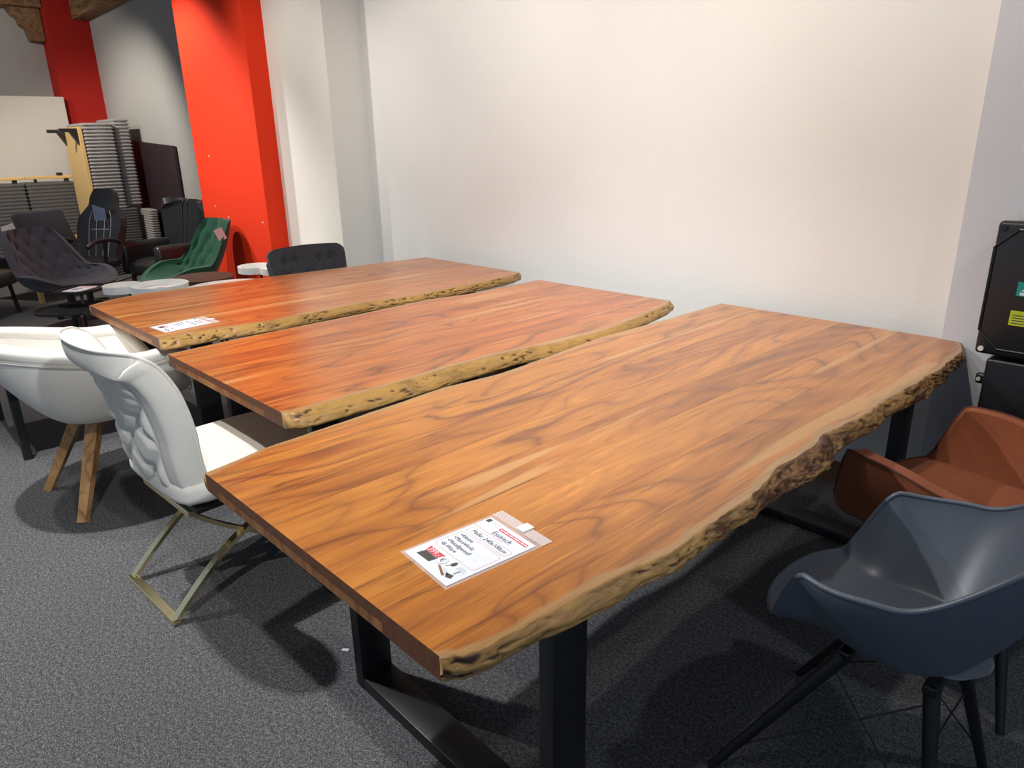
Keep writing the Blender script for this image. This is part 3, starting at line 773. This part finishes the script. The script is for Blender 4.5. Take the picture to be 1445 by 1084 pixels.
# --- cognac armchair
r = thing('armchair', 'cognac leather armchair with piped arms, beside the white wall', 'chair', (1.29, 1.69, 0), math.radians(78), 'chairs around the tables')
def h_cog(p):
    p = abs((p+PI) % (2*PI)-PI); d = math.degrees(p)
    return .47+.19*sstep(38, 50, d)-.03*sstep(60, 105, d)+.20*sstep(110, 165, d)
o, rim, ro = tub('seat_shell', r, M_cognac, .285, .30, .28, h_cog, .44, a=.80, thick=.045, lean=.25, q=2.4, pz=1.0, nexp=4.5, dish=.01, nphi=140)
MB().tube([p for p in ro], .004, 6, True).build('piping', M_cognacseam, o, True)
MB().rbox(-.205, .205, -.16, .285, .435, .50, .028, 4, puff=.012).build('seat_cushion', M_cognac, r, True)
for sx in (-1, 1):
    for sy in (-1, 1):
        MB().tube([(sx*.14, sy*.13, .40), (sx*.23, sy*.24, 0)], .014, 10, rs=[.018, .011]).build('leg', M_black, r, autosmooth=60)
MB().rbox(-.16, .16, -.15, .15, .37, .395, .004, 2).build('seat_frame', M_black, r)

# --- dark tufted velvet chair at the far table
r = thing('dining_chair', 'charcoal velvet chair with buttoned back, at the long side of the orange table', 'chair', (-2.62, 1.72, 0), math.radians(-93), 'chairs around the tables')
def vb(u, t):
    x = 2*u-1; z = .44+.43*t; y = -.02-.10*t-.0*x
    wv = .235+.035*t; 
    z -= .03*max(0, (abs(x)-.8)/.2)**2*sstep(.8, 1, t)
    return (x*wv*(1-.02*sstep(.9, 1, t)), y-.03*(1-x*x)+.03, z+.012*(1-x*x)*t)
VB = [(x, t) for k, t in enumerate((.30, .55, .80)) for x in ((-.6, 0, .6) if k % 2 else (-.32, .32, ))]
VB += [(-.62, .80), (.62, .80)]
def vdisp(u, t, p):
    x = 2*u-1; g = 0
    for bx, bt in VB: g = max(g, math.exp(-(((x-bx)/.10)**2+((t-bt)/.055)**2)))
    return -.022*g
mb, rim, ro = solid_grid(rev(vb), 60, 40, .055, False, lambda u, t, p: vdisp(1-u, t, p))
bk = mb.build('backrest', M_charcoal, r, autosmooth=60)
for bx, bt in VB:
    p = Vector(vb((bx+1)/2, bt)); MB().rbox(-.008, .008, -.004, .004, -.008, .008, .003, 2, Matrix.Translation(p+Vector((0, .0, 0)))).build('button', M_charcoal, bk)
MB().rbox(-.235, .235, -.02, .44, .40, .48, .03, 4, puff=.01).build('seat', M_charcoal, r, True)
for sx in (-1, 1):
    for sy, y in ((-1, .02), (1, .38)):
        MB().tube([(sx*.19, y, .40), (sx*.22, y+sy*.04, 0)], .014, 10, rs=[.02, .012]).build('leg', M_black, r)

# ------------------------------------------------------------------ electrical boxes on the right pier
YF = 2.30
r = thing('switch_cabinet', 'black electrical cabinet with chamfered lid and two stickers, upper of two on the wall', 'cabinet', (1.30, 2.46, .77))
MB().rbox(-.255, .255, -.11, 0.0, .01, .445, .012, 3).build('housing', M_blackplastic, r)
lid = MB().rbox(-.265, .265, -.155, -.112, 0, .455, .014, 3).build('lid', M_blackplastic, r, autosmooth=40)
pts = [(-.262, .085), (-.20, .025), (.20, .025), (.262, .085), (.262, .37), (.20, .43), (-.20, .43), (-.262, .37)]
MB().tube([(x, -.156, z) for x, z in pts], .004, 6, True).build('chamfer_ridge', M_blackplastic, lid)
for x in (-.245, .245):
    for z in (.02, .435):
        MB().tube([(x, -.150, z), (x, -.161, z)], .009, 14).build('lid_screw', M_clip if z < .1 else M_blackplastic, lid)
TEAL = plain('teal_sticker', (.01, .27, .24), .5, var=.05); YEL = plain('yellow_sticker', (.50, .55, .02), .5, var=.05)
s = MB().box(-.175, -.05, -.1570, -.1552, .215, .262).build('teal_sticker', TEAL, lid)
MB().box(-.165, -.06, -.1576, -.1570, .218, .228).build('sticker_mark', M_paper, s)
MB().box(-.155, -.14, -.1576, -.1570, .242, .256).build('sticker_mark', M_paper, s)
for k in range(3): MB().box(-.160+k*.02, -.153+k*.02, -.1576, -.1570, .232, .237).build('sticker_mark', M_paper, s)
s = MB().box(-.180, -.05, -.1570, -.1552, .115, .165).build('yellow_sticker', YEL, lid)
for k in range(4): MB().box(-.172, -.07, -.1576, -.1570, .122+k*.009, .1245+k*.009).build('sticker_mark', M_text, s)
r = thing('switch_cabinet', 'plain black electrical cabinet with side lugs, lower of two on the pale wall', 'cabinet', (1.30, 2.46, .27))
MB().rbox(-.225, .255, -.145, 0.0, .0, .485, .01, 3).build('housing', M_blackplastic, r, autosmooth=40)
for z in (.40, .20, .06):
    lg = MB().rbox(-.255, -.215, -.12, -.09, z-.02, z+.02, .012, 3).build('side_lug', M_blackplastic, r, autosmooth=40)
    MB().tube([(-.242, -.121, z), (-.242, -.127, z)], .007, 12).build('lug_screw', M_clip, lg)
for k in range(5): MB().box(-.10+k*.012, -.094+k*.012, -.1465, -.1452, .27-k*.001, .275-k*.001).build('indicator_mark', M_paper, r)

exec_background = True
# ------------------------------------------------------------------ background furniture
def tub_chair(name, label, loc, rz, mat, sc=1.0, back=.9, arm=.62, tuftg=True, base='legs', group='display chairs in front of the coloured piers'):
    r = thing(name, label, 'chair', loc, rz, group)
    def h(p):
        p = abs((p+PI) % (2*PI)-PI); d = math.degrees(p)
        return .46+(arm-.46)*sstep(25, 85, d)+(back-arm)*sstep(104, 146, d)
    B = []
    if tuftg:
        for k, v in enumerate((.55, .68, .81, .93)):
            for j in range(-3, 4):
                B.append((.5+(j+(.5 if k % 2 else 0))*.07, v))
    def td(u, v, p):
        g = 0
        for bu, bv in B: g = max(g, math.exp(-(((u-bu)/.014)**2+((v-bv)/.035)**2)))
        fu = (u-.5)/.035; fv = (v-.55)/.13
        fold = min(abs(math.sin(PI*(fu+fv)/2)), abs(math.sin(PI*(fu-fv)/2)))
        inr = sstep(.46, .54, v)*sstep(.28, .32, u)*sstep(.72, .68, u)
        return inr*(.008*min(1, fold*1.5))-.016*g
    o, rim, ro = tub('seat_shell', r, mat, .29, .30, .28, h, .44, a=.62, thick=.055, lean=.24, q=1.9, pz=1.1, nexp=2.3, dish=.015, nphi=128, nt=36, tuft=td if tuftg else None)
    if base == 'legs':
        for sx in (-1, 1):
            for sy in (-1, 1): MB().tube([(sx*.12, sy*.12, .40), (sx*.22, sy*.22, 0)], .014, 8, rs=[.018, .011]).build('leg', M_black, r)
    else:
        MB().tube([(0, 0, .03), (0, 0, .41)], .03, 14).build('pedestal', M_black, r)
        MB().disc((0, 0), .27, 0, .02, 40, .25).build('base_disc', M_black, r, autosmooth=40)
    r.scale = (sc, sc, sc); return r
# facing angle: rz=0 faces +Y
g = tub_chair('armchair', 'dark green velvet armchair with quilted back and a pink tag', (-4.76, 1.60, 0), math.radians(-178), M_green, 1.0, .91, .56)
def tagcard(parent, M_, mat, w_=.06, h_=.09, name='price_tag'):
    o = MB().rbox(-w_/2, w_/2, -.001, .001, -h_/2, h_/2, .0005, 1, M_).build(name, mat, parent); return o
tagcard(g, Matrix.Translation((-.27, -.25, .80)) @ Matrix.Rotation(math.radians(80), 4, 'Z') @ Matrix.Rotation(math.radians(20), 4, 'Y'), M_pink_tag, .07, .10)
tub_chair('swivel_chair', 'slate velvet tub chair with buttoned back on a round base', (-5.2, .80, 0), math.radians(-62), M_greyvelvet, 1.04, .86, .54, True, 'disc')

# black leather wing armchair
r = thing('armchair', 'black leather armchair with curved wing back and padded arms', 'chair', (-6.0, 1.88, 0), math.radians(-168), 'display chairs in front of the coloured piers')
def wb(u, t):
    x = 2*u-1; z = .40+.60*t; y = -.24-.14*t+.16*abs(x)**2.2*(.55+.45*t)
    return (x*(.30+.05*sstep(.2, .9, t)-.05*sstep(.9, 1, t)**2), y, z-.05*abs(x)**3*t)
mb, rim, ro = solid_grid(rev(wb), 50, 30, .08)
bk = mb.build('backrest', M_leather, r, autosmooth=60)
for x in (-.16, -.10, .10, .16):
    MB().tube([Vector(wb((x/.34+1)/2, t/14))+Vector((0, .004, 0)) for t in range(2, 15)], .007, 6).build('channel_seam', M_leather, bk, True)
MB().rbox(-.27, .27, -.22, .30, .30, .45, .05, 4, puff=.012).build('seat', M_leather, r, True)
for sx in (-1, 1):
    MB().rbox(sx*.32-.05, sx*.32+.05, -.22, .31, .30, .62, .045, 4).build('armrest', M_leather, r, autosmooth=60)
    for y in (-.2, .25): MB().tube([(sx*.25, y, .31), (sx*.27, y*1.05, 0)], .02, 8, rs=[.024, .015]).build('leg', M_black, r)

# gaming chair
r = thing('office_chair', 'black leatherette racing-style office chair with a blue tag', 'chair', (-6.08, 1.13, 0), math.radians(-146), 'display chairs in front of the coloured piers')
gp = [(0, .21), (.25, .23), (.5, .25), (.62, .24), (.70, .19), (.78, .14), (.9, .135), (1, .10)]
def gb(u, t):
    x = 2*u-1; wv = lerp_list(gp, t)
    return (x*wv, -.20-.22*t+.06*x*x*(1-t), .46+.68*t)
mb, rim, ro = solid_grid(rev(gb), 40, 50, .07)
bk = mb.build('backrest', M_leather, r, autosmooth=60)
for x in (-.5, -.18, .18, .5):
    MB().tube([Vector(gb((x+1)/2, t/20))+Vector((0, .004, 0)) for t in range(1, 15)], .0022, 5).build('stitching', M_stitch, bk)
MB().tube([Vector(gb(u/10, .45))+Vector((0, .004, 0)) for u in range(3, 8)], .003, 5).build('stitching', M_stitch, bk)
MB().rbox(-.25, .25, -.22, .30, .42, .52, .04, 4, puff=.012).build('seat', M_leather, r, True)
for sx in (-1, 1):
    ar = MB(); ar.tube(catmull([(sx*.27, -.2, .66), (sx*.30, -.05, .70), (sx*.30, .12, .70), (sx*.29, .22, .66)], 5), .022, 8); ar.build('armrest', M_blackplastic, r, True)
    MB().tube([(sx*.29, .0, .69), (sx*.25, .0, .45)], .018, 8).build('arm_post', M_blackplastic, r)
MB().tube([(0, 0, .08), (0, 0, .43)], .03, 12).build('gas_post', M_black, r)
for k in range(5):
    a = 2*PI*k/5; MB().sweep([(0, 0, .11), (.15*math.cos(a), .15*math.sin(a), .10), (.31*math.cos(a), .31*math.sin(a), .075)], (-math.sin(a), math.cos(a), 0), .05, .03).build('base_arm', M_black, r)
    MB().tube([(.31*math.cos(a)-.012*math.sin(a), .31*math.sin(a)+.012*math.cos(a), .03), (.31*math.cos(a)+.012*math.sin(a), .31*math.sin(a)-.012*math.cos(a), .03)], .03, 14).build('castor', M_black, r)
tagcard(r, Matrix.Translation((-.02, -.30, .90)) @ Matrix.Rotation(math.radians(-25), 4, 'X') @ Matrix.Rotation(math.radians(-22), 4, 'Y'), M_blue_tag, .13, .19)

# wooden-framed lounge chair behind it
r = thing('lounge_chair', 'grey cushioned lounge chair with pale wooden frame and white price card', 'chair', (-7.45, .98, 0), math.radians(120), 'display chairs in front of the coloured piers')
Mt = Matrix.Translation((0, -.25, .62)) @ Matrix.Rotation(math.radians(-18), 4, 'X')
MB().rbox(-.28, .28, -.06, .06, -.28, .30, .04, 4, Mt).build('back_cushion', M_greyvelvet, r, autosmooth=50)
MB().rbox(-.28, .28, -.25, .32, .34, .45, .04, 4).build('seat_cushion', M_greyvelvet, r, autosmooth=50)
for sx in (-1, 1):
    MB().sweep([(sx*.31, -.35, .60), (sx*.31, .0, .62), (sx*.31, .34, .60)], (1, 0, 0), .05, .03).build('arm_rail', M_chip, r)
    MB().sweep([(sx*.31, .30, .60), (sx*.31, .32, .0)], (1, 0, 0), .04, .04).build('leg', M_chip, r)
    MB().sweep([(sx*.31, -.30, .60), (sx*.31, -.34, .0)], (1, 0, 0), .04, .04).build('leg', M_chip, r)
MB().rbox(-.29, .29, -.30, .32, .30, .335, .006, 2).build('seat_frame', M_chip, r)
c = tagcard(r, Matrix.Translation((.10, .34, .66)) @ Matrix.Rotation(math.radians(-12), 4, 'Y'), M_paper, .24, .20, 'price_card')
MB().box(-.02, .21, .3415, .343, .72, .735).build('card_stripe', M_red_print, c)

# coffee tables
def ringtray(name, label, circles, z, hgt, loc, mat, floor_mat, group, legs=3, legmat=None):
    """tray table whose outline is the union of circles"""
    r = thing(name, label, 'coffee table', loc, 0, group)
    def outline(d):
        pts = []
        n = 180; cx = sum(c[0] for c in circles)/len(circles); cy = sum(c[1] for c in circles)/len(circles)
        for k in range(n):
            a = 2*PI*k/n; dx, dy = math.cos(a), math.sin(a); best = 0
            for (x, y, q) in circles:
                ex, ey = cx-x, cy-y; b = ex*dx+ey*dy; cc = ex*ex+ey*ey-(q-d)**2; D = b*b-cc
                if D > 0: best = max(best, -b+math.sqrt(D))
            pts.append((cx+dx*best, cy+dy*best))
        return pts
    A = outline(0); B = outline(.012); n = len(A); mb = MB()
    v = [(x, y, z) for x, y in A]+[(x, y, z+hgt) for x, y in A]+[(x, y, z+hgt) for x, y in B]+[(x, y, z+.008) for x, y in B]
    f = []
    for k in range(n):
        j = (k+1) % n
        f += [(k, j, n+j, n+k), (n+k, n+j, 2*n+j, 2*n+k), (2*n+k, 2*n+j, 3*n+j, 3*n+k)]
    f.append(tuple(reversed(range(n))))
    mb.add(v, f); mb.build('tray_rim', mat, r, autosmooth=40)
    MB().prism(outline(.0125), z+.004, z+.008).build('tray_floor', floor_mat, r)
    cx = sum(c[0] for c in circles)/len(circles); cy = sum(c[1] for c in circles)/len(circles); q = circles[0][2]*.62
    for k in range(legs):
        a = 2*PI*k/legs+.4; MB().tube([(cx+q*math.cos(a), cy+q*math.sin(a), z), (cx+q*1.15*math.cos(a), cy+q*1.15*math.sin(a), 0)], .010, 8).build('leg', legmat or M_black, r)
    return r
def small_sheet(label, loc, rz, s=1.0):
    r = thing('price_sheet', label, 'sign', loc, rz, 'price sheets on the coffee tables')
    MB().box(-.074*s, .074*s, -.105*s, .105*s, 0, .0012).build('sheet', M_paper, r)
    MB().box(-.05*s, .06*s, .065*s, .08*s, .0012, .0018).build('red_banner', M_red_print, r)
    for k in range(5): MB().box(-.055*s, (.0+.01*(k % 3))*s, (.03-k*.018)*s, (.036-k*.018)*s, .0012, .0018).build('print_line', M_text, r)
    return r
Gc = 'coffee tables behind the dining tables'
ringtray('tray_table', 'white tray table of two merged circles with a price sheet inside', [(-.135, -.145, .125), (.045, .05, .19)], .55, .05, (-3.71, 1.01, 0), M_white, M_white, Gc)
small_sheet('white price sheet lying in the white two-circle tray by the tub chair', (-3.66, 1.06, .5585), math.radians(50), 1.0)
ringtray('tray_table', 'white tray table of two merged circles next to the charcoal velvet chair', [(-.14, -.10, .14), (.04, .07, .21)], .56, .05, (-3.70, 1.95, 0), M_white, M_white, Gc)
r = thing('coffee_table', 'round dark brown wooden coffee table in front of the green chair', 'coffee table', (-3.86, 1.43, 0), 0, Gc)
MB().disc((0, 0), .22, .515, .575, 64, .225).build('table_top', M_brownwood, r, autosmooth=40)
for k in range(3):
    a = 2*PI*k/3+.3; MB().tube([(.13*math.cos(a), .13*math.sin(a), .516), (.18*math.cos(a), .18*math.sin(a), 0)], .013, 8).build('leg', M_black, r)
r = thing('coffee_table', 'round plain white coffee table close behind the orange dining table', 'coffee table', (-3.10, 1.34, 0), 0, Gc)
MB().disc((0, 0), .30, .585, .61, 64).build('table_top', M_white, r, autosmooth=40)
for k in range(3):
    a = 2*PI*k/3; MB().tube([(.18*math.cos(a), .18*math.sin(a), .586), (.26*math.cos(a), .26*math.sin(a), 0)], .014, 8).build('leg', M_oak, r)
r = ringtray('tray_table', 'black two-tier tray table of merged circles with a raised round tray', [(-.14, -.20, .24), (.06, .10, .30)], .36, .014, (-4.33, .84, 0), M_black, M_black, Gc, 4)
up_ = MB().disc((-.30, -.08), .185, .475, .481, 48).build('upper_tray', M_black, r, autosmooth=40)
MB().tube([(-.30+.185*math.cos(2*PI*k/48), -.08+.185*math.sin(2*PI*k/48), .487) for k in range(48)], .006, 6, True).build('upper_rim', M_black, up_, True)
MB().tube([(-.28, -.08, .365), (-.30, -.08, .476)], .012, 8).build('tray_post', M_black, r)
small_sheet('white price sheet lying on the raised round black tray', (-4.62, .76, .4815), math.radians(40), 1.0)
r = thing('coffee_table', 'rectangular pale marble coffee table under the end of the orange dining table', 'coffee table', (-2.88, .28, 0), 0, Gc)
MB().rbox(-.44, .44, -.40, .45, .425, .45, .004, 2).build('table_top', M_marble, r, autosmooth=40)
for sx in (-1, 1):
    for sy in (-1, 1): MB().rbox(sx*.39-.02, sx*.39+.02, sy*.35-.02, sy*.35+.02, 0, .425, .003, 1).build('leg', M_black, r)
small_sheet('white price sheet lying on the marble coffee table', (-2.80, .56, .4505), math.radians(20), 1.3)

# ------------------------------------------------------------------ corduroy sofa pieces, boards
def cord_mat(name, a):
    return fabric(name, a, var=.22, scale=14, fine=260, sheen=.2)
M_cordL = cord_mat('wrapped_grey_corduroy', (.29, .275, .265)); M_cordD = cord_mat('dark_grey_corduroy', (.085, .082, .083))
def cord_block(name, parent, mat, sx, sy, sz, ribs, M_, depth=.012, n=12, kind=None):
    """block with horizontal ribs (stacked along z) on its vertical sides"""
    prof = []
    nz = ribs*4
    def ring(z, k):
        r_ = .03; o = []
        hx, hy = sx/2-depth*k, sy/2-depth*k
        for cx, cy, a0 in ((hx-r_, hy-r_, 0), (-hx+r_, hy-r_, 90), (-hx+r_, -hy+r_, 180), (hx-r_, -hy+r_, 270)):
            for q in range(4):
                a = math.radians(a0+30*q); o.append((cx+r_*math.cos(a), cy+r_*math.sin(a), z))
        return o
    v = []; m = 16
    for i in range(nz+1):
        k = abs(math.cos(PI*i/4)); k = k**2
        v += ring(sz*i/nz, k)
    f = []
    for i in range(nz):
        for q in range(m): f.append((i*m+q, i*m+(q+1) % m, (i+1)*m+(q+1) % m, (i+1)*m+q))
    f.append(tuple(reversed(range(m)))); f.append(tuple(range(nz*m, nz*m+m)))
    v = [M_ @ Vector(p) for p in v]
    return MB().add(v, f).build(name, mat, parent, smooth=True)
T = Matrix.Translation; Rz = lambda d: Matrix.Rotation(math.radians(d), 4, 'Z'); Rx = lambda d: Matrix.Rotation(math.radians(d), 4, 'X'); Ry = lambda d: Matrix.Rotation(math.radians(d), 4, 'Y')
Gs = 'corduroy sofa pieces stored by the grey wall'
# tall section standing on end: ribbed body, wooden underside, black feet
r = thing('sofa_section', 'tall grey corduroy sofa section stood on end with wooden underside showing', 'sofa', (-8.65, 2.05, 0), 0, Gs)
cord_block('upholstered_body', r, M_cordL, .80, .34, 1.00, 25, T((0, .0, .80)), .022)
cord_block('back_cushion', r, M_cordL, .72, .20, 1.02, 25, T((-.02, .27, .83)), .022)
MB().rbox(-.36, .36, -.215, -.172, .30, 1.76, .006, 2).build('wooden_underside', M_chip, r)
for x in (-.30, .30):
    MB().prism([(x-.03, -.40), (x+.03, -.40), (x+.03, -.215), (x-.03, -.215)], 1.70, 1.74).build('foot', M_black, r)
    MB().add([(x-.03, -.216, 1.55), (x+.03, -.216, 1.55), (x-.03, -.30, 1.70), (x+.03, -.30, 1.70), (x-.03, -.216, 1.70), (x+.03, -.216, 1.70)], [(0, 1, 3, 2), (0, 2, 4), (1, 5, 3), (2, 3, 5, 4), (0, 4, 5, 1)]).build('foot_gusset', M_black, r)
cord_block('lower_body', r, M_cordD, .80, .44, .80, 24, T((.02, .05, .0)))
r = thing('sofa_section', 'narrow pale grey corduroy sofa cushion standing by the aubergine board', 'sofa cushion', (-8.2, 2.43, 0), 0, Gs)
cord_block('upholstered_body', r, M_cordL, .40, .11, .78, 26, T((0, 0, 0)))
for k, (yy, lab) in enumerate(((1.10, 'low dark corduroy sofa section by the beige panel, apart from the tall upright section'), (1.66, 'low dark corduroy sofa section by the beige panel, right beside the tall upright section'))):
    r = thing('sofa_section', lab, 'sofa', (-9.31, yy-.06, 0), 0, Gs)
    cord_block('upholstered_body', r, M_cordD, .56, .55, 1.12, 26, T((0, 0, 0)))
    MB().rbox(.20, .28, -.27, .27, 1.165, 1.20, .006, 2).build('wooden_rail', M_chip, r)
    MB().box(.22, .26, -.18, -.15, 1.12, 1.166).build('rail_block', M_black, r)
    MB().box(.22, .26, .15, .20, 1.12, 1.166).build('rail_block', M_black, r)
    if k:
        MB().rbox(.20, .28, .08, .14, 1.20, 1.235, .004, 1).build('foot', M_black, r)
r = MB().rbox(-9.66, -9.60, -.4, 2.055, 0, 2.155, .003, 1).build('partition_panel', M_panelw); tag(r, 'large flat beige partition panel standing before the left wall', 'panel')
# aubergine board leaning on the grey wall
mb = MB(); a0, a1 = Vector((-8.75, 2.545, 1.60)), Vector((-7.22, 2.545, 1.52)); b0, b1 = Vector((-8.75, 2.535, 0)), Vector((-7.22, 2.535, 0)); d = Vector((0, -.03, 0))
mb.add([b0, b1, a1, a0, b0+d, b1+d, a1+d, a0+d], [(0, 1, 2, 3), (7, 6, 5, 4), (0, 4, 5, 1), (1, 5, 6, 2), (2, 6, 7, 3), (3, 7, 4, 0)])
tag(mb.build('leaning_board', M_aubergine), 'dark aubergine board leaning against the grey wall', 'board')
r = MB().sweep([(-7.55, 1.62, 0), (-7.85, 1.72, .95)], (0, 1, 0), .05, .02).build('timber_batten', M_chip); tag(r, 'pale wooden batten leaning between the office chair and the corduroy stack', 'batten')
# low black seat at the far left
r = thing('stool', 'low black upholstered seat with a ribbed back, behind the slate tub chair', 'seat', (-6.6, .25, 0), math.radians(-40))
MB().rbox(-.32, .32, -.30, .30, .28, .42, .05, 4, puff=.01).build('seat', M_leather, r, True)
cord_block('backrest', r, M_cordD, .62, .16, .36, 9, T((0, -.25, .40)))
for sx in (-1, 1):
    for sy in (-1, 1): MB().tube([(sx*.25, sy*.23, .29), (sx*.27, sy*.25, 0)], .018, 8).build('leg', M_black, r)
# scrap of paper on the carpet
r = MB().rbox(-.012, .012, -.006, .006, 0, .004, .0015, 1).build('paper_scrap', M_paper); r.location = (-.03, .34, .0); r.rotation_euler = (0, 0, .7)
tag(r, 'tiny white scrap of paper on the dark carpet by the gold-legged chair', 'scrap')
